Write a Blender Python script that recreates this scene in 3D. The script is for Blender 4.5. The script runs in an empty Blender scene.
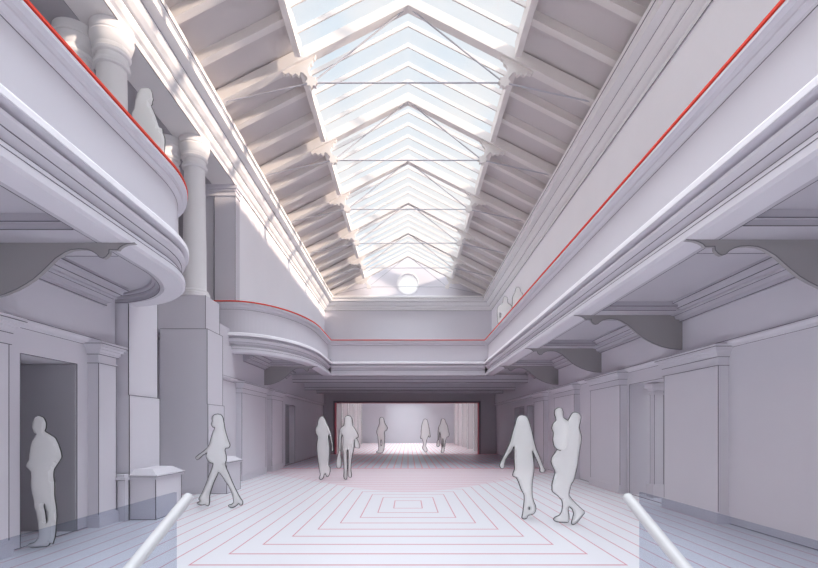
import bpy, math
from mathutils import Vector
from mathutils.geometry import delaunay_2d_cdt
import numpy as np
C = bpy.context.scene.collection
E = 1.6                      # eye height; heights below are metres above the floor
F = 500.0
VX, VY = 408.0, 427.5

# ------------------------------------------------------------------ materials
def mat(name, col, rough=.85, noise=.03, spec=.25):
    m = bpy.data.materials.new(name); m.use_nodes = True
    nt = m.node_tree; b = nt.nodes['Principled BSDF']
    b.inputs['Roughness'].default_value = rough
    b.inputs['Specular IOR Level'].default_value = spec
    tc = nt.nodes.new('ShaderNodeTexCoord'); n = nt.nodes.new('ShaderNodeTexNoise')
    n.inputs['Scale'].default_value = .7; n.inputs['Detail'].default_value = 3
    nt.links.new(tc.outputs['Object'], n.inputs['Vector'])
    r = nt.nodes.new('ShaderNodeMixRGB')
    r.inputs[1].default_value = (*[c*(1-noise) for c in col], 1)
    r.inputs[2].default_value = (*[min(1, c*(1+noise)) for c in col], 1)
    nt.links.new(n.outputs['Fac'], r.inputs[0]); nt.links.new(r.outputs[0], b.inputs['Base Color'])
    return m
M_PLASTER = mat('pale_lavender_plaster', (.675, .655, .70))
M_WHITE = mat('off_white_plaster', (.80, .785, .79))
M_UP = mat('white_upper_wall', (.93, .92, .95))
M_END = mat('end_wall_grey', (.54, .52, .55))
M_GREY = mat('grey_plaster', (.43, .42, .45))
M_BRK = mat('taupe_bracket_shade', (.34, .325, .33))  # bracket colour darkened to carry the shade beneath the balcony
M_SOF = mat('mauve_soffit_shade', (.50, .48, .525))  # darker than the walls: under-balcony shade put into the colour
M_FARG = mat('far_wall_paint', (.60, .60, .64))
M_DARK = mat('dark_recess', (.26, .245, .27))
M_LINE = mat('drafting_line', (.17, .16, .18), noise=0)
M_RED2 = mat('dark_red_edge', (.45, .12, .15), noise=0)
M_RED = mat('red_paint', (.86, .09, .06), noise=0)
M_ROOF = mat('roof_boards', (.60, .56, .56))
M_RAFT = mat('cream_rafters', (.72, .68, .66))
M_STEEL = mat('grey_iron_rod', (.46, .45, .49), rough=.6)
M_TUBE = mat('white_handrail', (.58, .58, .59), rough=.35, spec=.4)

def glass(name, tint, gl=.05):
    m = bpy.data.materials.new(name); m.use_nodes = True; nt = m.node_tree
    for n in list(nt.nodes): nt.nodes.remove(n)
    o = nt.nodes.new('ShaderNodeOutputMaterial'); x = nt.nodes.new('ShaderNodeMixShader')
    t = nt.nodes.new('ShaderNodeBsdfTransparent'); g = nt.nodes.new('ShaderNodeBsdfGlossy')
    t.inputs[0].default_value = (*tint, 1); g.inputs['Roughness'].default_value = .08
    x.inputs[0].default_value = gl
    nt.links.new(t.outputs[0], x.inputs[1]); nt.links.new(g.outputs[0], x.inputs[2]); nt.links.new(x.outputs[0], o.inputs[0])
    return m
M_SKYGL = glass('skylight_glass', (.97, .985, 1.0), .04)
M_BALGL = glass('balustrade_glass', (.80, .825, .87), .03)

def figure_mat(name, col, alpha, tl=.18):
    m = bpy.data.materials.new(name); m.use_nodes = True; nt = m.node_tree
    for n in list(nt.nodes): nt.nodes.remove(n)
    N = lambda k: nt.nodes.new('ShaderNode'+k); L = nt.links.new
    o, d, t, tr, m1, m2 = N('OutputMaterial'), N('BsdfDiffuse'), N('BsdfTranslucent'), N('BsdfTransparent'), N('MixShader'), N('MixShader')
    d.inputs[0].default_value = t.inputs[0].default_value = (*col, 1)
    m1.inputs[0].default_value = tl; m2.inputs[0].default_value = alpha
    L(d.outputs[0], m1.inputs[1]); L(t.outputs[0], m1.inputs[2]); L(tr.outputs[0], m2.inputs[1]); L(m1.outputs[0], m2.inputs[2]); L(m2.outputs[0], o.inputs[0])
    return m
M_FIG = figure_mat('frosted_figure', (.97, .97, .955), .52)
M_FIG2 = figure_mat('frosted_figure_translucent', (.97, .97, .955), .5, .6)
M_FROST = figure_mat('frosted_window_pane', (.95, .93, .90), 1, .9)
M_FIGD = figure_mat('frosted_figure_rim', (.09, .09, .09), 1)

def floor_mat():
    m = bpy.data.materials.new('floor_red_ruled'); m.use_nodes = True; nt = m.node_tree
    b = nt.nodes['Principled BSDF']; b.inputs['Roughness'].default_value = .35
    b.inputs['Specular IOR Level'].default_value = .25
    L = nt.links.new
    g = nt.nodes.new('ShaderNodeNewGeometry'); s = nt.nodes.new('ShaderNodeSeparateXYZ')
    L(g.outputs['Position'], s.inputs[0])
    def mt(op, a, c=None, d=None):
        n = nt.nodes.new('ShaderNodeMath'); n.operation = op
        for i, v in enumerate((a, c, d)):
            if v is None: continue
            if isinstance(v, (int, float)): n.inputs[i].default_value = v
            else: L(v, n.inputs[i])
        return n.outputs[0]
    X, Y = s.outputs[0], s.outputs[1]
    ax = mt('ABSOLUTE', X); ay = mt('ABSOLUTE', mt('SUBTRACT', Y, 10.43))
    tx = mt('DIVIDE', ax, .283); ty = mt('DIVIDE', ay, .512)
    def near(t, sp, w):       # 1 on a line
        d = mt('MULTIPLY', mt('ABSOLUTE', mt('SUBTRACT', t, mt('ROUND', t))), sp)
        return mt('LESS_THAN', d, w)
    xdom = mt('GREATER_THAN', tx, ty)
    lx = near(tx, .283, .010); ly = near(ty, .512, .022)
    big = mt('GREATER_THAN', mt('MAXIMUM', tx, ty), .5)
    ring = mt('MULTIPLY', mt('ADD', mt('MULTIPLY', xdom, lx), mt('MULTIPLY', mt('SUBTRACT', 1, xdom), ly)), big)
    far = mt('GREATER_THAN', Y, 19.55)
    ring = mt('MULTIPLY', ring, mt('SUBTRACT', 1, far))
    lfar = mt('MULTIPLY', near(mt('DIVIDE', X, .283), .283, .02), far)
    s1 = mt('LESS_THAN', mt('ABSOLUTE', mt('SUBTRACT', Y, 19.5)), .10)
    s2 = mt('LESS_THAN', mt('ABSOLUTE', mt('SUBTRACT', Y, 30.0)), .22)
    strong = mt('MAXIMUM', lfar, mt('MAXIMUM', s1, s2))
    curve = mt('ADD', 11.2, mt('SQRT', mt('ADD', 1.4, mt('POWER', mt('MULTIPLY', ax, 1.25), 2))))
    pink = mt('MULTIPLY', mt('GREATER_THAN', Y, curve), mt('SUBTRACT', 1, far))
    room2 = mt('GREATER_THAN', Y, 30.2)
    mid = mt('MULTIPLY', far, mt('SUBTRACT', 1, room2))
    def mix(f, a, c):
        n = nt.nodes.new('ShaderNodeMixRGB'); L(f, n.inputs[0])
        for i, v in ((1, a), (2, c)):
            if isinstance(v, tuple): n.inputs[i].default_value = (*v, 1)
            else: L(v, n.inputs[i])
        return n.outputs[0]
    base = mix(pink, (.76, .76, .79), (.76, .66, .70))
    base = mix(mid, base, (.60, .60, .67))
    base = mix(room2, base, (.80, .76, .78))
    c = mix(ring, base, (.62, .27, .31))
    c = mix(strong, c, (.78, .25, .30))
    L(c, b.inputs['Base Color'])
    return m
M_FLOOR = floor_mat()

# ------------------------------------------------------------------ mesh helpers
class MB:
    def __init__(s): s.v = []; s.f = []; s.m = []; s.mats = []
    def mi(s, m):
        if m not in s.mats: s.mats.append(m)
        return s.mats.index(m)
    def add(s, vs, fs, m):
        k = len(s.v); s.v += [tuple(v) for v in vs]; i = s.mi(m)
        for f in fs: s.f.append([k+a for a in f]); s.m.append(i)
    def box(s, x0, x1, y0, y1, z0, z1, m):
        x0, x1 = sorted((x0, x1)); y0, y1 = sorted((y0, y1)); z0, z1 = sorted((z0, z1))
        s.add([(x0,y0,z0),(x1,y0,z0),(x1,y1,z0),(x0,y1,z0),(x0,y0,z1),(x1,y0,z1),(x1,y1,z1),(x0,y1,z1)],
              [(0,3,2,1),(4,5,6,7),(0,1,5,4),(1,2,6,5),(2,3,7,6),(3,0,4,7)], m); return s
    def bar(s, p, q, r, m, n=4):
        p, q = Vector(p), Vector(q); d = (q-p).normalized()
        a = d.cross(Vector((0,0,1)))
        if a.length < .01: a = d.cross(Vector((0,1,0)))
        a.normalize(); b = d.cross(a)
        vs = []
        for c in (p, q):
            for k in range(n):
                t = 2*math.pi*(k+.5)/n; vs.append(c + (a*math.cos(t)+b*math.sin(t))*r)
        s.add(vs, [(k,(k+1)%n,n+(k+1)%n,n+k) for k in range(n)]+[tuple(range(n))[::-1], tuple(range(n,2*n))], m); return s
    def prism(s, poly, y0, y1, m, axis='y'):      # poly in (x,z), drawn along y (or in (y,z) along x)
        n = len(poly)
        if axis == 'y': vs = [(a,y0,b) for a,b in poly]+[(a,y1,b) for a,b in poly]
        elif axis == 'x': vs = [(y0,a,b) for a,b in poly]+[(y1,a,b) for a,b in poly]
        else: vs = [(a,b,y0) for a,b in poly]+[(a,b,y1) for a,b in poly]
        s.add(vs, [(k,(k+1)%n,n+(k+1)%n,n+k) for k in range(n)]+[tuple(range(n))[::-1], tuple(range(n,2*n))], m); return s
    def sweep(s, path, prof, m, side=1, lines=(), lr=.007, closed=True):
        # prof: (offset away from the path on its right side * side, height)
        P = [Vector(p) for p in path]; N = []
        for i in range(len(P)):
            ns = []
            for a, b in ((i-1, i), (i, i+1)):
                if a >= 0 and b < len(P):
                    d = (P[b]-P[a]).normalized(); ns.append(Vector((d.y, -d.x))*side)
            n = sum(ns, Vector((0,0))).normalized(); N.append(n/max(.35, n.dot(ns[0])))
        n = len(prof); vs = []
        for p, q in zip(P, N):
            for o, h in prof: vs.append((p.x+q.x*o, p.y+q.y*o, h))
        fs = []
        for i in range(len(P)-1):
            for k in range(n if closed else n-1):
                a, b = i*n+k, i*n+(k+1)%n; fs.append((a, b, b+n, a+n))
        if closed: fs += [tuple(range(n))[::-1], tuple(range((len(P)-1)*n, len(P)*n))]
        s.add(vs, fs, m)
        for k in lines:
            for i in range(len(P)-1): s.bar(vs[i*n+k], vs[(i+1)*n+k], lr, M_LINE)
        return s
    def lathe(s, cx, cy, prof, m, n=32):
        vs = [(cx+r*math.cos(2*math.pi*k/n), cy+r*math.sin(2*math.pi*k/n), z) for r, z in prof for k in range(n)]
        fs = [(j*n+k, j*n+(k+1)%n, (j+1)*n+(k+1)%n, (j+1)*n+k) for j in range(len(prof)-1) for k in range(n)]
        fs += [tuple(range(n))[::-1], tuple(range((len(prof)-1)*n, len(prof)*n))]
        s.add(vs, fs, m); return s
    def edges(s, x0, x1, y0, y1, z0, z1, r=.007):  # dark drawn edges of a box
        for x in (x0, x1):
            for y in (y0, y1): s.bar((x,y,z0),(x,y,z1), r, M_LINE)
        return s
    def build(s, name, parent=None, smooth=False, loc=None):
        me = bpy.data.meshes.new(name); o = Vector(loc) if loc else Vector((0,0,0))
        me.from_pydata([tuple(Vector(v)-o) for v in s.v], [], s.f)
        for m in s.mats: me.materials.append(m)
        for p, i in zip(me.polygons, s.m): p.material_index = i
        if smooth:
            for p in me.polygons: p.use_smooth = True
        me.update()
        if smooth:
            import bmesh
            bm = bmesh.new(); bm.from_mesh(me)
            for e in bm.edges:
                if len(e.link_faces) == 2 and e.calc_face_angle(0) > .4: e.smooth = False
            bm.to_mesh(me); bm.free()
        ob = bpy.data.objects.new(name, me); C.objects.link(ob)
        ob.location = o
        if parent:
            ob.parent = parent; ob.location = o - Vector(parent.location)
        return ob
def tag(o, label, cat, group=None):
    o['label'] = label; o['category'] = cat
    if group: o['group'] = group
    return o
def thing(name, loc, label, cat, group=None):
    o = bpy.data.objects.new(name, None); C.objects.link(o); o.location = loc; o.empty_display_size = .2
    return tag(o, label, cat, group)
def struct(o): o['kind'] = 'structure'; return o
def ell(cx, cy, a, b, t0, t1, n=28):
    return [(cx+a*math.cos(math.radians(t0+(t1-t0)*k/n)), cy+b*math.sin(math.radians(t0+(t1-t0)*k/n))) for k in range(n+1)]

# ------------------------------------------------------------------ key dimensions (heights above floor)
WL, WR, WU = 5.12, 5.32, 5.05
YB, YE = -4.0, 30.2              # open near end, far end wall
H_SOF, H_REC, H_DECK, H_RAIL = 2.15+E, 2.30+E, 2.85+E, 3.63+E
H_CB, H_EAV = 7.07+E, 7.82+E
APX, PITCH = 10.2+E, .51
XC = 2.60                        # skylight kerb
def roofz(x): return APX - PITCH*abs(x)
RX, YR = 3.2, 20.7               # balcony front, end balcony front

# ------------------------------------------------------------------ floor
b = MB()
for r in ((-9, 9, 3.95, 52), (-9, -1.75, YB, 3.95), (1.75, 9, YB, 3.95)):
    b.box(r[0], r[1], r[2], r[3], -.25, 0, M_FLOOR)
struct(b.build('floor'))
b = MB()
for k in range(8): b.box(-1.75, 1.75, 3.95-.32*(k+1), 3.95-.32*k, -.17*(k+1)-.3, -.17*(k+1), M_PLASTER)
b.box(-1.75, 1.75, YB, 3.95-.32*8, -1.9, -1.53, M_PLASTER)
struct(b.build('floor_steps'))

# ------------------------------------------------------------------ lower walls
def wall(name, sx, W, T, ops, mtop=H_REC, YB=YB, YE=YE):
    """sx side sign; ops = (y0,y1,top) openings; a frieze above 2.97 stands slightly forward"""
    b = MB(); y = YB; hf = 1.37+E
    for (a, c, t) in sorted(ops)+[(YE, YE, 0)]:
        if a > y: b.box(sx*W, sx*(W+T), y, a, 0, hf, M_PLASTER)
        if c > a: b.box(sx*W, sx*(W+T), a, c, t, hf, M_PLASTER)
        if t:
            for p, q in (((a,0),(a,t)), ((c,0),(c,t)), ((a,t),(c,t))):
                b.bar((sx*(W-.002),p[0],p[1]), (sx*(W-.002),q[0],q[1]), .006, M_LINE)
        y = c
    b.box(sx*(W-.07), sx*(W+T), YB, YE, hf, mtop, M_PLASTER)
    # small string moulding along the foot of the frieze
    prof = [(W, hf-.05), (W-.09, hf-.02), (W-.12, hf+.02), (W-.12, hf+.05), (W-.07, hf+.07), (W, hf+.07)]
    b.prism([(sx*p[0], p[1]) for p in prof], YB, YE, M_PLASTER)
    b.bar((sx*(W-.12), YB, hf+.05), (sx*(W-.12), YE, hf+.05), .006, M_LINE)
    b.bar((sx*(W), YB, hf-.05), (sx*(W), YE, hf-.05), .006, M_LINE)
    b.bar((sx*(W-.001), YB, .01), (sx*(W-.001), YE, .01), .006, M_LINE)
    return struct(b.build(name))
wall('wall_left', -1, WL, 1.3, [(6.6, 7.73, .98+E)], YE=8.62)
wall('wall_left_rear', -1, WL, 2.2, [(20.9, 22.6, .97+E)], YB=13.09)
b = MB(); b.box(-7.5, -7.3, 8.64, 13.07, 0, H_REC, M_PLASTER); struct(b.build('wall_left_bay'))
b = MB(); b.box(-6.45, -5.13, 7.70, 7.728, 0, .98+E-.01, M_GREY); struct(b.build('door_4'))  # grey sheet over the far jamb, standing in for shade in the niche
wall('wall_right', 1, WR, .5, [(10.2, 12.0, 1.03+E), (20.7, 22.3, .97+E), (22.9, 24.9, .97+E)])
# enclosing walls behind the openings
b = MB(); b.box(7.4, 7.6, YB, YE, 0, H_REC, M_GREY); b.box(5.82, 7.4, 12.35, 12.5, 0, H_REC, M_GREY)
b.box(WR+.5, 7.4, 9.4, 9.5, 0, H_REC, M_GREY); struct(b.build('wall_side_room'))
for n, (x0, x1, y0, y1) in enumerate(((-WL-.35, -WL-.25, 20.9, 22.6), (WR+.25, WR+.35, 20.7, 22.3), (WR+.25, WR+.35, 22.9, 24.9))):
    b = MB(); b.box(x0, x1, y0, y1, 0, .97+E, M_GREY)
    xf = x1+.012 if x0 < 0 else x0-.012
    for p in ((y0+.15, y1-.15, .25, 1.1), (y0+.15, y1-.15, 1.25, 2.4)):
        b.box(xf, (x0+x1)/2, p[0], p[1], p[2], p[3], M_GREY)
    struct(b.build('door_%d' % (n+1)))
b = MB(); b.box(-6.5, -6.4, 6.5, 7.9, 0, 3.0, M_DARK); struct(b.build('wall_niche_back'))

# pilasters along the walls
def pilaster(sx, W, y0, y1, label, top=1.37+E):
    t = thing('pilaster', (sx*W, (y0+y1)/2, 0), label, 'pilaster', 'wall pilasters under the balconies')
    f = W-.17
    b = MB(); b.box(sx*f, sx*(W+.02), y0, y1, .2, top-.335, M_PLASTER)
    for y in (y0, y1): b.bar((sx*f, y, .2), (sx*f, y, top-.34), .006, M_LINE)
    b.build('shaft', t)
    b = MB(); b.box(sx*(f-.035), sx*(W+.02), y0-.035, y1+.035, 0, .17, M_PLASTER)
    b.box(sx*(f-.015), sx*(W+.02), y0-.015, y1+.015, .17, .2, M_PLASTER); b.build('base', t)
    b = MB()
    for k, (o, h0, h1) in enumerate(((.02,-.34,-.31),(0.0,-.31,-.2),(.03,-.2,-.17),(.05,-.17,-.12),(.08,-.12,-.08),(.11,-.08,-.04),(.13,-.04,0))):
        b.box(sx*(f-o), sx*(W+.02), y0-o, y1+o, top+h0, top+h1, M_PLASTER)
        if k in (0, 2, 6):
            z = top+h0
            b.bar((sx*(f-o), y0-o, z), (sx*(f-o), y1+o, z), .006, M_LINE)
            b.bar((sx*(f-o), y0-o, z), (sx*W, y0-o, z), .006, M_LINE)
    b.build('capital', t)
for a, c, l in ((8.3, 10.05, 'broad pilaster on the right wall, nearest, beside the open side doorway'),
                (12.15, 14.1, 'broad pilaster on the right wall just past the open side doorway'),
                (15.5, 17.6, 'third pilaster on the right wall, behind the adult holding a child'),
                (19.0, 20.4, 'farthest narrow pilaster on the right wall, beside the dark doors')):
    pilaster(1, WR, a, c, l)
for a, c, l in ((5.1, 6.2, 'pilaster cut by the left edge of the photo, before the standing man'),
                (8.0, 8.48, 'slim pilaster on the left wall between the dark niche and the pier'),
                (14.9, 17.4, 'broad pilaster on the left wall behind the walking woman'),
                (18.2, 19.7, 'narrow pilaster on the left wall beside the dark door')):
    pilaster(-1, WL, a, c, l)
# slender post inside the right doorway
t = thing('doorway_post', (5.72, 11.5, 0), 'slim post with small flared capital standing inside the right doorway', 'post')
MB().box(5.62, 5.82, 11.4, 11.6, .3, 2.35, M_PLASTER).edges(5.62, 5.82, 11.4, 11.6, .3, 2.35, .005).build('shaft', t)
MB().box(5.56, 5.88, 11.34, 11.66, 0, .3, M_PLASTER).build('base', t)
b = MB()
for o, h0, h1 in ((.03,2.35,2.39),(.0,2.39,2.44),(.05,2.44,2.5),(.09,2.5,2.6)): b.box(5.62-o, 5.82+o, 11.4-o, 11.6+o, h0, h1, M_PLASTER)
b.build('capital', t)

# ------------------------------------------------------------------ piers, pedestals and columns on the left
def pier(y0, label):
    t = thing('pier', (-5.0, y0+.5, 0), label, 'pier', 'square piers on the left')
    x0, x1 = -5.98, -4.84
    b = MB(); b.box(x0, x1+.03, y0-.03, y0+1.03, 0, .56+E, M_PLASTER).edges(x1+.03, x1+.03, y0-.03, y0+1.03, 0, .56+E)
    b.bar((x1+.03, y0-.03, .56+E), (x1+.03, y0+1.03, .56+E), .007, M_LINE); b.build('lower_shaft', t)
    b = MB(); b.box(x0, x1, y0, y0+1, .56+E, 2.38+E, M_PLASTER).edges(x1, x1, y0, y0+1, .56+E, 2.38+E)
    b.bar((x1, y0, 2.38+E), (x1, y0+1, 2.38+E), .007, M_LINE); b.bar((x0, y0, 2.38+E), (x1, y0, 2.38+E), .007, M_LINE); b.build('upper_shaft', t)
    b = MB(); b.box(-6.35, x1-.06, y0+.05, y0+.95, 2.38+E, 3.2+E, M_PLASTER).edges(x1-.06, x1-.06, y0+.05, y0+.95, 2.38+E, 3.2+E); b.build('top_block', t)
def pedestal(y0, label):
    t = thing('pedestal', (-4.6, y0+.5, 0), label, 'pedestal', 'low pedestals at the piers')
    x0, x1 = -4.805, -4.37; y1 = y0+.98
    MB().box(x0, x1, y0, y1, 0, .70, M_PLASTER).edges(x1, x1, y0, y1, 0, .70).bar((x1,y0,.005),(x1,y1,.005),.007,M_LINE).bar((x0,y0,.005),(x1,y0,.005),.007,M_LINE).build('body', t)
    b = MB(); b.box(x0, x1+.03, y0-.03, y1+.03, .70, .75, M_PLASTER); b.box(x0, x1+.05, y0-.05, y1+.05, .75, .78, M_PLASTER)
    b.bar((x1+.05, y0-.05, .75), (x1+.05, y1+.05, .75), .006, M_LINE); b.bar((x0, y0-.05, .75), (x1+.05, y0-.05, .75), .006, M_LINE)
    q = [(x0, y0-.02, .78), (x1+.02, y0-.02, .78), (x1+.02, y1+.02, .78), (x0, y1+.02, .78),
         (x0, y0+.12, .87), (x1-.12, y0+.12, .87), (x1-.12, y1-.12, .87), (x0, y1-.12, .87)]
    b.add(q, [(0,3,2,1),(4,5,6,7),(0,1,5,4),(1,2,6,5),(2,3,7,6),(3,0,4,7)], M_PLASTER); b.build('cap', t)
pier(8.66, 'near square pier on the left, under the curved end of the near balcony')
pier(12.05, 'tall square pier behind the walking woman carrying a round column')
pedestal(8.66, 'low moulded pedestal at the foot of the near left pier')
pedestal(12.05, 'low moulded pedestal behind the walking woman, at the farther pier')
o = MB().box(-4.94, -4.81, 8.50, 8.60, 0, .70, M_PLASTER).box(-5.10, -4.79, 8.46, 8.60, .70, .75, M_PLASTER).box(-5.10, -4.81, 8.48, 8.60, .75, .80, M_PLASTER).bar((-5.10, 8.46, .70), (-4.79, 8.46, .70), .005, M_LINE).build('plinth')
tag(o, 'short moulded plinth ledge between the slim pilaster and the near pedestal', 'plinth')
def column(x, y, label, r=.27, zb=3.2+E):
    t = thing('column', (x, y, zb), label, 'column', 'round columns on the left gallery')
    z = zb
    MB().lathe(x, y, [(r+.09, z), (r+.09, z+.08), (r+.05, z+.10), (r+.06, z+.14), (r+.02, z+.18)], M_WHITE).build('base', t, True)
    zt = H_CB
    MB().lathe(x, y, [(r+.01, z+.18), (r, z+1.2), (r-.03, zt-.72)], M_WHITE).build('shaft', t, True)
    q = r-.03
    MB().lathe(x, y, [(q, zt-.72), (q+.05, zt-.71), (q+.06, zt-.67), (q+.05, zt-.63), (q+.015, zt-.62), (q+.015, zt-.52),
        (q+.05, zt-.50), (q+.07, zt-.46), (q+.055, zt-.43), (q+.055, zt-.37), (q+.08, zt-.33), (q+.10, zt-.26), (q+.115, zt-.20),
        (q+.10, zt-.17), (q+.115, zt-.15), (q+.115, zt-.005)], M_WHITE).build('capital', t, True)
column(-5.27, 8.9, 'nearer front-row round column above the near balcony rail')
column(-5.27, 12.35, 'farther front-row round column standing on the tall square pier')
column(-5.95, 8.95, 'nearer rear-row column half hidden by the red-lined balcony rail')
column(-5.95, 12.35, 'farther rear-row column behind the balcony figure')

# ------------------------------------------------------------------ upper walls, gallery, cornice
b = MB(); b.box(WU, WU+.5, YB, YE, H_REC, APX-PITCH*WU+.6, M_UP); struct(b.build('wall_right_upper'))
b = MB(); b.box(-WU, -WU-.5, 15.0, YE, H_REC, APX-PITCH*WU+.6, M_UP); struct(b.build('wall_left_upper'))
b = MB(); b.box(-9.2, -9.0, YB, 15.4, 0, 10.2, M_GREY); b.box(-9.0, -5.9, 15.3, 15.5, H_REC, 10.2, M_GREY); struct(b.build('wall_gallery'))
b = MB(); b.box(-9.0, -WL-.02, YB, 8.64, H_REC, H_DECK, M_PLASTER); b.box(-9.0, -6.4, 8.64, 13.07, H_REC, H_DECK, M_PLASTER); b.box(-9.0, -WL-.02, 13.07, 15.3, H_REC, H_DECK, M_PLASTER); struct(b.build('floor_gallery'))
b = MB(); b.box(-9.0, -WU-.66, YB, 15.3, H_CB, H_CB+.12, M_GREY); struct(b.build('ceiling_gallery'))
b = MB(); b.box(-WU, -WU-.65, YB, 15.0, H_CB-.0, APX-PITCH*WU+.6, M_WHITE); struct(b.build('trim_2'))
t = thing('end_pilaster', (-5.5, 14.95, H_DECK), 'tall grooved pilaster closing the upper left wall behind the curved balcony', 'pilaster')
b = MB(); b.box(-6.15, -5.72, 14.7, 15.0, H_DECK, H_CB-.3, M_PLASTER); b.box(-5.66, -WU-.0, 14.62, 15.0, H_DECK, H_CB-.3, M_PLASTER)
b.bar((-5.66, 14.62, H_DECK), (-5.66, 14.62, H_CB-.3), .008, M_LINE); b.bar((-WU, 14.62, H_DECK), (-WU, 14.62, H_CB-.3), .006, M_LINE); b.build('shaft', t)
b = MB()
for o, h0, h1 in ((.03,-.3,-.25),(.01,-.25,-.16),(.05,-.16,-.1),(.09,-.1,0)): b.box(-6.15-o, -WU+o, 14.62-o, 15.0, H_CB+h0, H_CB+h1, M_PLASTER)
b.build('capital', t)

cor = [(0, 7.07), (.03, 7.05), (.05, 7.08), (.05, 7.14), (.11, 7.17), (.17, 7.24), (.17, 7.30), (.22, 7.31), (.30, 7.37), (.36, 7.46), (.36, 7.50),
       (.55, 7.52), (.55, 7.66), (.60, 7.68), (.60, 7.80), (.56, 7.82), (0, 7.82)]
cor = [(o, h+E) for o, h in cor]
b = MB().sweep([(WU, YB), (WU, YE), (-WU, YE), (-WU, YB)], cor, M_WHITE, side=-1, lines=(1, 6, 10, 13), lr=.008)
struct(b.build('trim_1'))

# ------------------------------------------------------------------ end wall with oculus and portal
def polyplate(b, outer, holes, y0, y1, m):
    pts = []; ed = []
    for lp in [outer]+holes:
        k = len(pts); pts += [Vector(p) for p in lp]; ed += [(k+i, k+(i+1) % len(lp)) for i in range(len(lp))]
    v, e, f, *_ = delaunay_2d_cdt(pts, ed, [], 0, 1e-6)
    def inside(p, lp):
        c = False; j = len(lp)-1
        for i in range(len(lp)):
            if (lp[i][1] > p[1]) != (lp[j][1] > p[1]) and p[0] < (lp[j][0]-lp[i][0])*(p[1]-lp[i][1])/(lp[j][1]-lp[i][1])+lp[i][0]: c = not c
            j = i
        return c
    fs = []
    for t in f:
        c = sum((v[i] for i in t), Vector((0,0)))/len(t)
        if inside(c, outer) and not any(inside(c, h) for h in holes): fs.append(tuple(t))
    b.add([(p.x, y0, p.y) for p in v], fs, m); b.add([(p.x, y1, p.y) for p in v], [t[::-1] for t in fs], m)
    for lp in [outer]+holes:
        n = len(lp); b.add([(p[0], y0, p[1]) for p in lp]+[(p[0], y1, p[1]) for p in lp], [(k, (k+1) % n, n+(k+1) % n, n+k) for k in range(n)], m)
OC = 8.70+E
circ = [(.6*math.cos(2*math.pi*k/48), OC+.6*math.sin(2*math.pi*k/48)) for k in range(48)]
b = MB(); polyplate(b, [(-WU-.5, H_SOF+.3), (WU+.5, H_SOF+.3), (WU+.5, roofz(WU)+.3), (0, APX+.3), (-WU-.5, roofz(WU)+.3)], [circ], YE, YE+.4, M_PLASTER)
struct(b.build('wall_end_upper'))
t = thing('round_window', (0, YE, OC), 'round white window high in the end gable', 'window')
b = MB(); n = 48
ring = [(r, y) for r, y in ((.6, YE-.03), (.68, YE-.03), (.68, YE+.02), (.6, YE+.02))]
vs = [(r*math.cos(2*math.pi*k/n), y, OC+r*math.sin(2*math.pi*k/n)) for r, y in ring for k in range(n)]
b.add(vs, [(j*n+k, j*n+(k+1) % n, ((j+1) % 4)*n+(k+1) % n, ((j+1) % 4)*n+k) for j in range(4) for k in range(n)], M_WHITE); b.build('frame', t)
b = MB(); b.add([(p[0], YE+.3, p[1]) for p in circ], [tuple(range(n))], M_FROST); b.build('pane', t)

OX0, OX1, OH = -4.50, 4.38, 1.6+E
b = MB()
b.box(-WL-.3, OX0, YE, YE+.4, 0, H_SOF+.3, M_END); b.box(OX1, WR+.3, YE, YE+.4, 0, H_SOF+.3, M_END); b.box(OX0, OX1, YE, YE+.4, OH, H_SOF+.3, M_END)
struct(b.build('wall_end_lower'))
t = thing('portal_frame', (0, YE, 0), 'dark frame with red inner edge around the wide end opening', 'frame')
b = MB()
b.box(OX0, OX0+.07, YE-.06, YE+.44, 0, OH, M_DARK); b.box(OX1-.09, OX1, YE-.06, YE+.44, 0, OH, M_DARK); b.box(OX0, OX1, YE-.06, YE+.44, OH-.1, OH, M_DARK); b.build('dark_frame', t)
b = MB()
b.box(OX0+.07, OX0+.13, YE-.05, YE+.43, 0, OH-.1, M_RED2); b.box(OX1-.12, OX1-.09, YE-.05, YE+.43, 0, OH-.1, M_RED2); b.box(OX0+.07, OX1-.09, YE-.05, YE+.43, OH-.12, OH-.1, M_RED2)
b.build('red_edge', t)

# room beyond the portal
b = MB(); b.box(-5.0, 5.0, 51.6, 51.9, 0, 4.6, M_FARG); struct(b.build('wall_far'))
b = MB(); b.box(-5.0, -4.85, YE+.4, 51.6, 0, 4.6, M_WHITE); struct(b.build('wall_far_left'))
b = MB(); b.box(4.85, 5.0, YE+.4, 51.6, 0, 4.6, M_WHITE); struct(b.build('wall_far_right'))
b = MB()
for k in range(7): b.box(-2.0, 2.0, 32.2+k*3.2, 32.35+k*3.2, 4.2, 4.6, M_WHITE)
b.box(2.0, 2.15, YE+.4, 51.9, 4.3, 6.0, M_WHITE); b.box(-5, -2.0, YE+.4, 51.9, 4.3, 4.6, M_WHITE); b.box(2.0, 5, YE+.4, 51.9, 4.3, 4.6, M_WHITE)  # tall right upstand is unseen, added to keep low sun off the far room
struct(b.build('ceiling_beams_sun_block'))
for sx, side in ((-1, 'left'), (1, 'right')):
    for k in range(5):
        y = 33.4+k*3.6
        MBo = MB().box(sx*4.45, sx*4.85, y, y+.7, 0, 4.2, M_WHITE).edges(sx*4.45, sx*4.45, y, y+.7, 0, 4.2, .012).build('far_pillar')
        tag(MBo, ['nearest', 'second', 'third', 'fourth', 'farthest'][k]+' white square pillar on the %s side of the room beyond the opening' % side, 'pillar', 'pillars in the far room')

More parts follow.
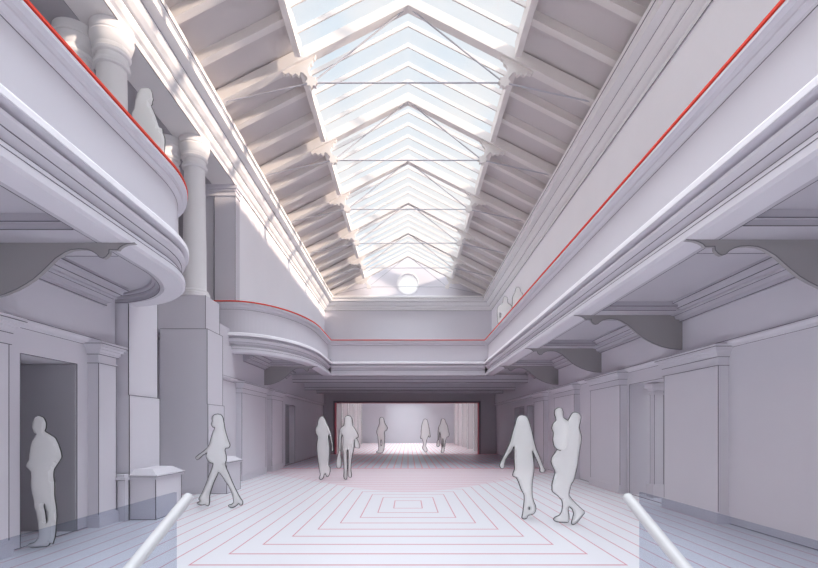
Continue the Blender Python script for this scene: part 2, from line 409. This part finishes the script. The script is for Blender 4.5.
# ceiling under the end balcony
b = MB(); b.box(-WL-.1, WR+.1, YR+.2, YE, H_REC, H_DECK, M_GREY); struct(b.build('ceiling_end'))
for n, (y, h, w) in enumerate(((21.9, 1.98, .5), (24.5, 1.84, .4), (27.6, 1.9, .4))):
    b = MB(); b.box(-WL+.0, WR-.0, y, y+w, h+E, H_REC, M_PLASTER); b.bar((-WL, y, h+E), (WR, y, h+E), .014, M_LINE)
    b.box(-WL, WR, y-.08, y, h+E+.12, H_REC, M_PLASTER); b.bar((-WL, y-.08, h+E+.12), (WR, y-.08, h+E+.12), .012, M_LINE)
    struct(b.build('trim_%d' % (n+3)))

# ------------------------------------------------------------------ balconies
ft = [(0, 3.60), (-.03, 3.585), (-.03, 3.55), (.03, 3.535), (.05, 3.50), (.05, 3.475), (.10, 3.44), (.11, 3.41), (.11, 2.75), (.0, 2.735), (-.045, 2.70),
      (-.045, 2.63), (.07, 2.615), (.07, 2.58), (.0, 2.56), (.0, 2.52), (.05, 2.46), (.13, 2.38), (.13, 2.35), (.05, 2.345), (.05, 2.27), (.0, 2.26), (.0, 2.18),
      (.04, 2.15), (.30, 2.15), (.30, 3.60)]
ft = [(o, h+E) for o, h in ft]
sof = [(o, h+E) for o, h in [(.302, 2.15), (.36, 2.15), (.36, 2.21), (.42, 2.215), (.42, 2.25), (.47, 2.26), (.47, 2.31), (.302, 2.31)]]
red = [(-.038, 3.607+E), (-.038, 3.632+E), (.02, 3.632+E), (.02, 3.607+E)]
fil = [(-.052, 2.64+E), (-.052, 2.70+E), (-.03, 2.73+E), (.05, 2.74+E), (.05, 2.64+E)]
cap = [(.02, 3.60+E), (.02, 3.625+E), (.30, 3.625+E), (.30, 3.60+E)]
BR = [(0,0),(.10,.01),(.16,.03),(.20,.055),(.22,.08),(.33,.076),(.335,.12),(.37,.16),(.41,.178),(.45,.168),(.49,.13),(.55,.095),(.61,.076),(.72,.07),(.82,.08),(.90,.11),(1.02,.18),
      (1.12,.27),(1.2,.34),(1.3,.42),(1.4,.48),(1.52,.54),(1.68,.60),(1.85,.64),(2.0,.655),(2.06,.655)]
def bracket(sx, W, y, parent):
    xw = W-.07; sc = (xw-RX+.02)/2.06
    poly = [(sx*(RX-.02+u*sc), H_SOF-v) for u, v in BR]+[(sx*xw, H_SOF)]
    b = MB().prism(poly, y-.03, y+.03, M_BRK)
    for (p, q) in zip(poly[:-1], poly[1:]): b.bar((p[0], y-.03, p[1]), (q[0], y-.03, q[1]), .005, M_LINE)
    b.build('bracket', parent)
def crown(b, sx, W, y0, y1):
    x = W-.07
    pr = [(x+.02, 2.02), (x-.05, 2.02), (x-.06, 2.06), (x-.13, 2.07), (x-.16, 2.13), (x-.22, 2.14), (x-.22, 2.17), (x-.30, 2.19), (x-.34, 2.25), (x-.42, 2.26), (x-.42, 2.31), (x+.02, 2.31)]
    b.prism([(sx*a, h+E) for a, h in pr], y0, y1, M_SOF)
    for k in (0, 1, 4, 7, 9): b.bar((sx*pr[k][0], y0, pr[k][1]+E), (sx*pr[k][0], y1, pr[k][1]+E), .007, M_LINE)
def coffer_parts(sx, W, ys, y0, y1, parent, hw=.42, RX=RX):
    for y in ys:
        cb = MB()
        a, c = max(y-hw, y0), min(y+hw, y1)
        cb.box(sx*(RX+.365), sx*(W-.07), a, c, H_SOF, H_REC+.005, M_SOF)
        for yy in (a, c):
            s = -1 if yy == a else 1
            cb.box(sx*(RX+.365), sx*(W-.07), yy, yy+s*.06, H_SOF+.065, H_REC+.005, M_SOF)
            cb.bar((sx*(RX+.37), yy, H_SOF), (sx*(W-.4), yy, H_SOF), .006, M_LINE)
            cb.bar((sx*(RX+.37), yy+s*.06, H_SOF+.065), (sx*(W-.4), yy+s*.06, H_SOF+.065), .006, M_LINE)
        cb.build('cross_beam', parent)
    cb = MB(); crown(cb, sx, W, y0, y1); cb.build('crown_moulding', parent)
    for y in ys: bracket(sx, W, y, parent)
def balcony(label, path, side, deckpoly, loc):
    t = thing('balcony', loc, label, 'balcony')
    MB().sweep(path, ft, M_PLASTER, side=side, lines=(7, 8, 13, 16, 19, 21), lr=.005).build('parapet', t, False)
    MB().sweep(path, red, M_RED, side=side).build('red_rail_strip', t)['label'] = 'thin bright red strip along the rail'
    MB().sweep(path, fil, M_UP, side=side).build('fillet_highlight', t)['label'] = 'fillet along the foot of the parapet, its highlight put into the white colour'  # separate white strip, paints the fillet's highlight as colour
    MB().sweep(path, cap, M_WHITE, side=side).build('rail_cap', t)
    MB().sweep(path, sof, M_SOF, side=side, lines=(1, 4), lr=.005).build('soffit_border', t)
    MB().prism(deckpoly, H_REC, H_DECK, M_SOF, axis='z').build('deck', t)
    return t
# right: straight run of the gallery
t = balcony('long straight white balcony along the right wall with red-lined rail', [(RX, YB), (RX, YR)], 1,
            [(RX+.28, YB), (WR-.05, YB), (WR-.05, YR+.2), (RX+.28, YR+.2)], (RX, 8, H_SOF))
coffer_parts(1, WR, [1.8, 5.75, 9.6, 13.6, 17.5], YB, YR, t)
# near left, rounded end
el = ell(-5.2, 6.8, 1.94, 2.2, 0, 90)
pathL = [(-3.26, YB)]+el
inn = ell(-5.2, 6.8, 1.66, 1.92, 0, 90)
t = balcony('near left white balcony with rounded end and red-lined rail', pathL, -1,
            [(-3.54, YB)]+inn+[(-WL+.05, 8.72), (-WL+.05, YB)], (-RX, 4, H_SOF))
coffer_parts(-1, WL, [1.8, 5.85], YB, 8.3, t, RX=RX+.065)
# farther left, long curve
el2 = ell(-5.1, 18.2, 1.9, 3.9, -90, 0)
pathL2 = [(-5.75, 14.3)]+el2+[(-RX, YR)]
inn2 = ell(-5.1, 18.2, 1.62, 3.62, -90, 0)
t = balcony('farther left white balcony curving out from behind the tall pier', pathL2, -1,
            [(-WL+.05, 14.58)]+inn2+[(-RX-.28, YR+.2), (-WL+.05, YR+.2)], (-RX, 18, H_SOF))
coffer_parts(-1, WL, [17.6], 15.3, YR, t)
# across the end
t = balcony('straight white balcony front across the far end above the opening', [(-RX, YR), (RX, YR)], -1,
            [(-RX-.3, YR+.2), (RX+.3, YR+.2), (RX+.3, YR+.5), (-RX-.3, YR+.5)], (0, YR, H_SOF))

# ------------------------------------------------------------------ roof
ceil = MB()
for sx in (-1, 1):
    pr = [(sx*(XC+.05), roofz(XC+.05)+.24), (sx*(WU+.6), roofz(WU+.6)+.24), (sx*(WU+.6), roofz(WU+.6)+.40), (sx*(XC+.05), roofz(XC+.05)+.40)]
    ceil.prism(pr, YB, YE+.4, M_ROOF)
ceil = struct(ceil.build('ceiling'))
TR = [12.07+3.5*k for k in range(-1, 6)]
TR[-1] = 29.57
for sx in (-1, 1):
    y = TR[0]-3.5
    for i in range(-1, len(TR)):
        y0 = TR[i] if i >= 0 else TR[0]-3.5; y1 = TR[i+1] if i+1 < len(TR) else None
        if y1 is None: continue
        for k in (1, 2):
            yy = y0+(y1-y0)*k/3
            pr = [(sx*XC, roofz(XC)+.02), (sx*(WU-.45), roofz(WU-.45)+.02), (sx*(WU-.45), roofz(WU-.45)+.26), (sx*XC, roofz(XC)+.26)]
            MB().prism(pr, yy-.09, yy+.09, M_RAFT).build('rafter', ceil)
sk = bpy.data.objects.new('window_1', None); C.objects.link(sk); sk.location = (0, 12, APX); struct(sk)
b = MB()
for sx in (-1, 1):
    b.add([(0, YB, APX+.17), (sx*(XC+.1), YB, roofz(XC+.1)+.17), (sx*(XC+.1), YE+.4, roofz(XC+.1)+.17), (0, YE+.4, APX+.17)], [(0,1,2,3)], M_SKYGL)
b.build('glass', sk)
def vee(b, y0, y1, lo, hi, m, x=XC):
    b.prism([(-x, roofz(x)+lo), (0, APX+lo), (x, roofz(x)+lo), (x, roofz(x)+hi), (0, APX+hi), (-x, roofz(x)+hi)], y0, y1, m)
for i in range(-1, len(TR)-1):
    y0 = TR[i] if i >= 0 else TR[0]-3.5; y1 = TR[i+1]
    for k in range(1, 5):
        yy = y0+(y1-y0)*k/5; b = MB(); vee(b, yy-.02, yy+.02, .04, .16, M_RAFT); b.build('glazing_bar', sk)
    for sx in (-1, 1):
        b = MB().box(sx*(XC-.08), sx*(XC+.06), y0+.3, y1-.3, roofz(XC)-.16, roofz(XC)+.2, M_RAFT); b.build('kerb_beam', sk)

SX, SZ = 2.32, 8.32+E
def star(b, x, y, z, r, m):
    pts = [(x+(r if k % 2 == 0 else r*.68)*math.cos(math.pi*k/8), z+(r if k % 2 == 0 else r*.68)*math.sin(math.pi*k/8)) for k in range(16)]
    b.prism(pts, y-.06, y+.06, m)
order = ['nearest roof truss, at the top edge of the photo', 'second roof truss from the viewer, large in the skylight', 'third roof truss from the viewer',
         'fourth roof truss from the viewer', 'fifth roof truss from the viewer', 'second farthest roof truss, before the round window', 'farthest roof truss, directly in front of the end gable']
ST = [(.02,.10),(.06,.20),(.08,.31),(.05,.39),(-.01,.43),(-.02,.52),(-.08,.56),(-.10,.65),(-.20,.71),(-.15,.85),(.30,.70),(.95,.30),(.80,.22),(.70,.23),(.64,.17),(.55,.21),(.47,.15),(.39,.20),(.31,.14),(.27,.22),(.20,.21),(.12,.12)]
for y, l in zip(TR, order):
    t = thing('roof_truss', (0, y, SZ), l+', scalloped plates and thin iron ties', 'roof truss', 'roof trusses under the skylight')
    b = MB(); b.prism([(-WU+.02, roofz(WU)-.1), (0, APX-.1), (WU-.02, roofz(WU)-.1), (WU-.02, roofz(WU)+.22), (0, APX+.16), (-WU+.02, roofz(WU)+.22)], y-.12, y+.12, M_RAFT)
    b.build('principal_rafter', t)
    for sx in (-1, 1):
        b = MB(); poly = [(sx*(SX+u), SZ+v) for u, v in ST]
        polyplate(b, poly, [], y-.05, y+.05, M_RAFT); b.build('scalloped_plate', t)
        b = MB(); star(b, sx*SX, y, SZ, .15, M_RAFT); b.build('star_boss', t)
        MB().bar((sx*SX, y, SZ), (sx*(WU-.62), y, SZ-.46), .019, M_STEEL, 8).build('tie_rod', t)
        MB().bar((sx*SX, y, SZ), (0, y, APX-.05), .019, M_STEEL, 8).build('tie_rod', t)
    MB().bar((-SX, y, SZ), (SX, y, SZ), .020, M_STEEL, 8).build('tie_rod', t)

# ------------------------------------------------------------------ stair balustrades in the foreground
for sx, s in ((-1, 'left'), (1, 'right')):
    o = MB().box(sx*1.79, sx*1.81, .6, 3.87, -.1, -.5+E, M_BALGL).build('glass_balustrade')
    tag(o, 'tinted glass balustrade panel at the %s foreground corner' % s, 'balustrade', 'glass balustrades at the steps')
    p = Vector((sx*1.52, 3.46, -.485+E)); q = Vector((sx*1.52, 2.75, -.77+E)); d = q-p
    b = MB().bar(p, p+d*2.6, .036, M_TUBE, 20)
    b.lathe(0, 0, [(.001, 0), (.001, 0.001)], M_TUBE, 3) if False else None
    t = thing('handrail', p, 'white round handrail descending in the %s foreground' % s, 'handrail', 'white handrails at the steps')
    b.build('tube', t, True)
    b = MB()
    for k in (1.3, 2.3):
        c = p+d*k; MB().bar(c, (sx*1.789, c.y, c.z-.02), .009, M_TUBE, 8).build('bracket', t)

# ------------------------------------------------------------------ people: solid rounded figures with a dark rim
def inside(p, lp):
    c = False; j = len(lp)-1
    for i in range(len(lp)):
        if (lp[i][1] > p[1]) != (lp[j][1] > p[1]) and p[0] < (lp[j][0]-lp[i][0])*(p[1]-lp[i][1])/(lp[j][1]-lp[i][1])+lp[i][0]: c = not c
        j = i
    return c
def smooth_loop(lp, it=1):
    for _ in range(it):
        r = []
        for i in range(len(lp)):
            a, c = lp[i], lp[(i+1) % len(lp)]
            r += [(a[0]*.84+c[0]*.16, a[1]*.84+c[1]*.16), (a[0]*.16+c[0]*.84, a[1]*.16+c[1]*.84)]
        lp = r
    return lp
def figure(name, label, cat, crop, outline, holes, y, zfloor, rim, group=None, depth=.38, skip=None, dy=0, base=None, cell=None):
    """outline in pixels of a crop (x0, y0, scale); stands on zfloor at depth y"""
    x0, yy0, s = crop
    def W(p): return ((x0+p[0]/s-VX)*y/F, E+(VY-yy0-p[1]/s)*y/F)
    lo = smooth_loop([W(p) for p in outline]); hs = [smooth_loop([W(p) for p in h]) for h in holes]
    if base is None: base = min(p[1] for p in lo)
    sh = zfloor+.012-base
    lo = [(p[0], p[1]+sh) for p in lo]; hs = [[(p[0], p[1]+sh) for p in h] for h in hs]
    xs = [p[0] for p in lo]; zs = [p[1] for p in lo]
    hh = max(zs)-min(zs); g = cell or hh/110
    nx = int((max(xs)-min(xs))/g)+5; nz = int(hh/g)+5; ox, oz = min(xs)-2*g, min(zs)-2*g
    msk = np.zeros((nx, nz), bool)
    for i in range(nx):
        for k in range(nz):
            p = (ox+i*g, oz+k*g)
            if inside(p, lo) and not any(inside(p, h) for h in hs): msk[i, k] = True
    u = np.zeros((nx, nz))
    for _ in range(500):
        n = .25*(np.roll(u, 1, 0)+np.roll(u, -1, 0)+np.roll(u, 1, 1)+np.roll(u, -1, 1)+2*g*g); u = np.where(msk, n, 0)
    def hgt(x, z):
        fx, fz = (x-ox)/g, (z-oz)/g; i, k = int(fx), int(fz)
        if i < 0 or k < 0 or i+1 >= nx or k+1 >= nz: return 0
        a, c = fx-i, fz-k
        return u[i,k]*(1-a)*(1-c)+u[i+1,k]*a*(1-c)+u[i,k+1]*(1-a)*c+u[i+1,k+1]*a*c
    pts = []; ed = []
    for lp in [lo]+hs:
        k = len(pts); pts += [Vector(p) for p in lp]; ed += [(k+i, k+(i+1) % len(lp)) for i in range(len(lp))]
    nb = len(pts)
    for i in range(0, nx, 2):
        for k in range(0, nz, 2):
            if msk[i, k] and msk[max(i-1,0), k] and msk[min(i+1,nx-1), k] and msk[i, max(k-1,0)] and msk[i, min(k+1,nz-1)]:
                pts.append(Vector((ox+i*g, oz+k*g)))
    v, e, f, ov, *_ = delaunay_2d_cdt(pts, ed, [], 0, 1e-6)
    bnd = set(i for i, o in enumerate(ov) if any(q < nb for q in o))
    fs = []
    for t in f:
        c = sum((v[i] for i in t), Vector((0,0)))/len(t)
        if inside(c, lo) and not any(inside(c, h) for h in hs): fs.append(tuple(t))
    b = MB(); cx = sum(xs)/len(xs)
    hv = [0 if i in bnd else depth*math.sqrt(max(0, hgt(p.x, p.y))) for i, p in enumerate(v)]
    yy = y+dy
    back = {}; vs = [(p.x, yy-h-.012, p.y) for p, h in zip(v, hv)]+[(p.x, yy+h+.012, p.y) for p, h in zip(v, hv)]; n = len(v)
    b.add(vs, fs, M_FIG2 if y > 30 else M_FIG); b.f += [[a+n for a in t[::-1]] for t in fs]; b.m += [0]*len(fs)
    for lp in [lo]+hs:
        for i in range(len(lp)):
            p, q = lp[i], lp[(i+1) % len(lp)]
            if skip and (inside(((p[0]+q[0])/2, (p[1]+q[1])/2), skip)): continue
            b.bar((p[0], yy, p[1]), (q[0], yy, q[1]), rim, M_FIGD, 6)
    o = b.build(name, None, True, (cx, yy, zfloor))
    tag(o, label, cat, group)
    return o, lo
PG = 'pale outlined people in the hall'
man = [(108,43),(125,50),(134,70),(133,88),(128,100),(150,113),(168,125),(178,145),(188,175),(191,195),(180,213),(163,238),(160,262),(164,290),(164,340),(170,375),(173,410),(170,440),(168,470),(165,490),(160,505),(158,513),(148,508),(142,518),(130,522),(115,522),(100,524),(80,526),(66,520),(70,514),(90,508),(103,495),(108,470),(106,445),(100,400),(92,380),(90,350),(82,320),(78,290),(82,265),(80,248),(62,230),(64,218),(75,200),(76,165),(82,140),(95,120),(103,110),(92,108),(88,98),(82,85),(85,65),(95,48)]
figure('person', 'person standing with folded arms before the dark niche at far left', 'person', (10,405,3.665), man,
       [[(128,362),(134,375),(140,400),(139,425),(136,438),(133,420),(130,395),(125,375)]], 6.62, 0, .0085, PG)
w1 = [(150,32),(168,36),(178,50),(183,75),(188,110),(197,145),(207,175),(217,200),(210,213),(192,215),(188,228),(195,255),(197,280),(188,300),(196,325),(210,355),(222,385),(240,425),(255,455),(268,480),(285,505),(284,520),(272,525),(265,512),(255,522),(240,532),(225,537),(208,530),(212,524),(228,520),(238,510),(235,480),(225,450),(208,415),(190,390),(172,360),(155,342),(142,370),(128,400),(118,430),(110,455),(105,478),(106,500),(102,524),(92,526),(82,518),(65,522),(48,520),(38,512),(50,508),(58,500),(48,492),(55,478),(68,455),(82,425),(95,390),(108,355),(122,320),(128,298),(110,292),(98,282),(88,262),(92,240),(70,252),(50,272),(38,277),(30,268),(42,256),(68,238),(92,218),(105,200),(115,165),(125,130),(138,105),(126,102),(116,88),(122,70),(120,50),(132,36)]
figure('person', 'person with long hair striding left past the pedestal in flared trousers', 'person', (190,410,5.41), w1, [], 9.94, 0, .013, PG)
w2 = [(128,50),(145,60),(158,85),(168,115),(185,145),(198,185),(207,230),(212,265),(216,300),(212,320),(204,310),(204,285),(198,250),(188,215),(180,185),(176,210),(180,240),(183,280),(186,330),(180,380),(178,420),(190,440),(190,465),(182,495),(172,508),(160,500),(155,480),(145,490),(140,510),(128,528),(112,528),(108,518),(118,495),(112,460),(105,420),(100,380),(96,340),(92,300),(90,270),(95,235),(100,205),(86,185),(82,155),(88,130),(98,115),(98,90),(108,65)]
figure('person', 'person in a long dress walking beside the one carrying bags', 'person', (305,410,7.57), w2, [], 15.3, 0, .016, PG)
w3 = [(325,45),(345,50),(356,70),(360,100),(362,125),(378,145),(392,170),(404,195),(402,208),(388,214),(376,226),(372,250),(372,280),(366,310),(358,340),(352,380),(348,420),(346,460),(352,490),(350,510),(338,512),(328,500),(326,470),(328,420),(328,380),(328,330),(328,302),(320,302),(316,330),(318,380),(319,430),(316,480),(318,510),(314,526),(300,526),(294,505),(297,470),(296,420),(292,380),(290,330),(286,290),(290,240),(288,200),(282,185),(274,215),(272,250),(272,290),(270,310),(262,312),(256,290),(255,240),(258,200),(262,160),(275,135),(295,120),(300,95),(300,65),(308,50)]
o, lo3 = figure('person', 'person walking forward with a handbag and a hanging long bag', 'person', (305,410,7.57), w3, [], 15.35, 0, .016, PG)
base3 = E+(VY-410-526/7.57)*15.35/F
def bag(name, label, crop, pts, y, base, rim, zf=None, dy=0):
    x0, yy0, s = crop
    lows = min(E+(VY-yy0-p[1]/s)*y/F for p in smooth_loop(pts))
    figure(name, label, 'bag', crop, pts, [], y, lows-base+0.0, rim, 'carried bags', depth=.35, base=lows, dy=dy)
bag('long_bag', 'long slim bag hanging from the hand of the person near the portal', (305,410,7.57), [(256,308),(268,308),(268,340),(275,380),(276,420),(268,440),(245,442),(238,425),(240,380),(248,345)], 15.35, base3, .012)
bag('handbag', 'small handbag under the arm of the person near the portal', (305,410,7.57), [(378,216),(392,218),(405,245),(416,272),(410,290),(388,288),(376,282),(376,250)], 15.35, base3, .012)
w4 = [(112,78),(128,84),(135,105),(140,135),(158,160),(170,182),(158,205),(142,212),(138,230),(142,260),(140,300),(138,350),(134,390),(122,415),(100,425),(65,420),(60,410),(80,400),(85,370),(80,330),(78,290),(75,250),(64,232),(66,205),(78,175),(88,150),(92,125),(90,100),(98,84)]
figure('person', 'distant person with hand on hip, leftmost of three beyond the portal', 'person', (370,410,9.62), w4,
       [[(108,290),(115,310),(114,345),(106,360),(100,335),(102,305)]], 30.95, 0, .022, PG)
w5 = [(536,86),(552,98),(558,125),(566,160),(572,190),(576,230),(582,258),(568,262),(562,245),(545,285),(540,320),(535,350),(550,375),(550,395),(538,405),(528,400),(505,372),(508,350),(514,330),(510,300),(500,270),(490,278),(484,265),(492,240),(492,200),(496,160),(504,125),(512,100),(522,88)]
figure('person', 'distant person with long hair, middle of three beyond the portal', 'person', (370,410,9.62), w5, [], 32.4, 0, .022, PG)
w6 = [(703,88),(720,96),(727,125),(742,150),(750,180),(752,200),(764,240),(755,262),(738,265),(726,300),(722,340),(715,380),(712,405),(698,418),(682,412),(690,380),(688,330),(682,280),(676,230),(672,210),(668,240),(664,290),(654,292),(655,270),(655,210),(662,165),(678,140),(682,115),(688,95)]
figure('person', 'distant person carrying a bag, rightmost of three beyond the portal', 'person', (370,410,9.62), w6, [[(700,275),(706,300),(705,360),(699,370),(697,320)]], 31.4, 0, .022, PG)
bag('long_bag', 'long slim bag held by the rightmost distant person', (370,410,9.62), [(652,292),(664,290),(672,320),(670,350),(650,364),(640,350),(646,310)], 31.4, E+(VY-410-418/9.62)*31.4/F, .02)
w7 = [(133,28),(152,33),(165,50),(172,75),(182,110),(190,150),(200,190),(215,225),(230,262),(238,285),(247,298),(243,308),(232,312),(222,305),(224,290),(212,262),(198,230),(184,200),(186,230),(190,260),(192,300),(188,330),(182,370),(182,420),(188,450),(200,478),(202,495),(192,515),(175,520),(160,525),(158,536),(145,541),(133,537),(138,515),(142,480),(146,445),(145,420),(130,395),(118,360),(106,335),(88,328),(90,315),(98,295),(96,250),(96,210),(95,178),(80,205),(62,230),(48,255),(44,288),(32,292),(22,280),(30,258),(45,230),(62,195),(78,155),(88,115),(100,75),(108,45),(118,32)]
figure('person', 'person with long hair and arms held out, walking right of the floor rings', 'person', (495,410,4.95), w7, [[(168,480),(174,488),(171,497),(164,494)]], 8.71, 0, .012, PG)
adult = [(160,42),(176,46),(186,62),(182,85),(176,105),(182,130),(188,155),(185,185),(178,215),(173,250),(168,290),(160,320),(155,345),(140,370),(133,400),(130,420),(150,445),(175,470),(204,495),(185,520),(165,545),(148,552),(143,545),(148,525),(154,500),(146,480),(132,468),(126,480),(132,515),(130,540),(105,542),(75,538),(60,528),(70,518),(90,510),(100,490),(103,465),(100,440),(75,415),(55,400),(55,370),(62,340),(70,315),(60,290),(50,268),(55,245),(70,225),(82,205),(96,180),(100,140),(104,100),(118,86),(130,76),(140,56),(148,45)]
child = [(74,22),(88,26),(95,45),(92,62),(100,72),(116,80),(121,105),(120,140),(116,175),(106,205),(88,214),(68,208),(54,192),(49,165),(53,135),(44,115),(49,95),(64,80),(62,66),(56,50),(58,32)]
cr = (540,405,4.545); ya = 8.2
def Wc(p): return ((cr[0]+p[0]/cr[2]-VX)*ya/F, E+(VY-cr[1]-p[1]/cr[2])*ya/F)
ba = min(Wc(p)[1] for p in smooth_loop([(p[0], p[1]) for p in adult], 1))
ba = min(q[1] for q in smooth_loop([Wc(p) for p in adult])); sh = .012-ba
chw = [(Wc(p)[0], Wc(p)[1]+sh) for p in child]; adw = [(Wc(p)[0], Wc(p)[1]+sh) for p in adult]
figure('person', 'adult stepping forward and carrying a child, at right', 'person', cr, adult, [[(118,104),(123,108),(121,114),(115,112)]], ya, 0, .011, PG, skip=chw)
cb = min(q[1] for q in smooth_loop([Wc(p) for p in child]))
figure('child', 'child held in the arms of the adult at right', 'child', cr, child, [], ya, cb+sh-.012, .011, None, depth=.38, skip=adw, dy=-.12)
fig = [(145,58),(170,60),(188,75),(196,100),(198,125),(202,140),(196,155),(196,172),(185,185),(200,215),(215,250),(225,280),(235,310),(245,340),(268,350),(270,385),(280,400),(285,430),(280,520),(270,700),(260,900),(255,1165),(120,1165),(100,900),(80,600),(60,400),(45,300),(52,255),(50,240),(65,215),(72,180),(78,140),(88,100),(105,72),(125,60)]
bz = lambda y, crop, v: E+(VY-crop[1]-v/crop[2])*y/F
o, _ = figure('person', 'person with long hair leaning on the near left balcony between the columns', 'person', (125,80,7.1), fig, [], 7.45, H_DECK, .005, 'people on the balconies', depth=.33, base=H_DECK+.012)
f1 = [(232,188),(250,195),(257,220),(256,250),(264,268),(290,280),(306,300),(306,400),(300,560),(296,800),(170,800),(160,600),(146,470),(138,400),(140,350),(145,310),(165,285),(198,265),(205,240),(205,210),(215,192)]
figure('person', 'farther of two people behind the right balcony rail', 'person', (485,280,11.36), f1, [[(174,370),(182,380),(180,420),(169,430),(166,400)]], 19.3, H_DECK, .014, 'people on the balconies', depth=.33, base=H_DECK+.012)
f2 = [(372,80),(392,88),(402,115),(408,140),(430,158),(440,200),(440,400),(430,715),(330,715),(320,500),(308,300),(310,260),(312,210),(320,180),(338,150),(344,120),(352,92)]
figure('person', 'nearer of two people behind the right balcony rail', 'person', (485,280,11.36), f2, [], 17.7, H_DECK, .013, 'people on the balconies', depth=.33, base=H_DECK+.012)

# ------------------------------------------------------------------ light
w = bpy.data.worlds.new('sky'); bpy.context.scene.world = w; w.use_nodes = True; nt = w.node_tree
bg = nt.nodes['Background']; tc = nt.nodes.new('ShaderNodeTexCoord'); n = nt.nodes.new('ShaderNodeTexNoise')
n.inputs['Scale'].default_value = 3.2; n.inputs['Detail'].default_value = 5
r = nt.nodes.new('ShaderNodeValToRGB'); r.color_ramp.elements[0].position = .40; r.color_ramp.elements[1].position = .60
r.color_ramp.elements[0].color = (.78, .895, 1.0, 1); r.color_ramp.elements[1].color = (1, .985, .985, 1)
nt.links.new(tc.outputs['Generated'], n.inputs['Vector']); nt.links.new(n.outputs['Fac'], r.inputs[0]); nt.links.new(r.outputs[0], bg.inputs[0])
sx_ = nt.nodes.new('ShaderNodeSeparateXYZ'); nt.links.new(tc.outputs['Generated'], sx_.inputs[0])
mr = nt.nodes.new('ShaderNodeMapRange'); mr.interpolation_type = 'SMOOTHSTEP'
mr.inputs['From Min'].default_value = .66; mr.inputs['From Max'].default_value = .92
mr.inputs['To Min'].default_value = .80; mr.inputs['To Max'].default_value = 5.6
nt.links.new(sx_.outputs[2], mr.inputs['Value']); nt.links.new(mr.outputs[0], bg.inputs[1])
sd = bpy.data.lights.new('sun', 'SUN'); so = bpy.data.objects.new('sun', sd); C.objects.link(so)
sd.energy = 6; sd.angle = math.radians(2.5); sd.color = (1, .82, .66)
so.rotation_euler = Vector((-1, .3, -.33)).to_track_quat('-Z', 'Y').to_euler(); so.location = (0, 10, 20)

cd = bpy.data.cameras.new('camera'); co = bpy.data.objects.new('camera', cd); C.objects.link(co)
co.location = (0, 0, E); co.rotation_euler = (math.radians(90), 0, 0)
cd.sensor_width = 36; cd.lens = 36*F/818; cd.shift_x = (409-VX)/818; cd.shift_y = (VY-284)/818
cd.clip_start = .05; cd.clip_end = 500
sc = bpy.context.scene; sc.camera = co
sc.view_settings.view_transform = 'Standard'; sc.view_settings.look = 'None'; sc.view_settings.gamma = 1
sc.view_settings.use_curve_mapping = False
sc.view_settings.exposure = 0.25
try:
    cy = sc.cycles; cy.max_bounces = 14; cy.diffuse_bounces = 10; cy.transparent_max_bounces = 24; cy.use_denoising = True
    cy.sample_clamp_indirect = 6
except Exception: pass
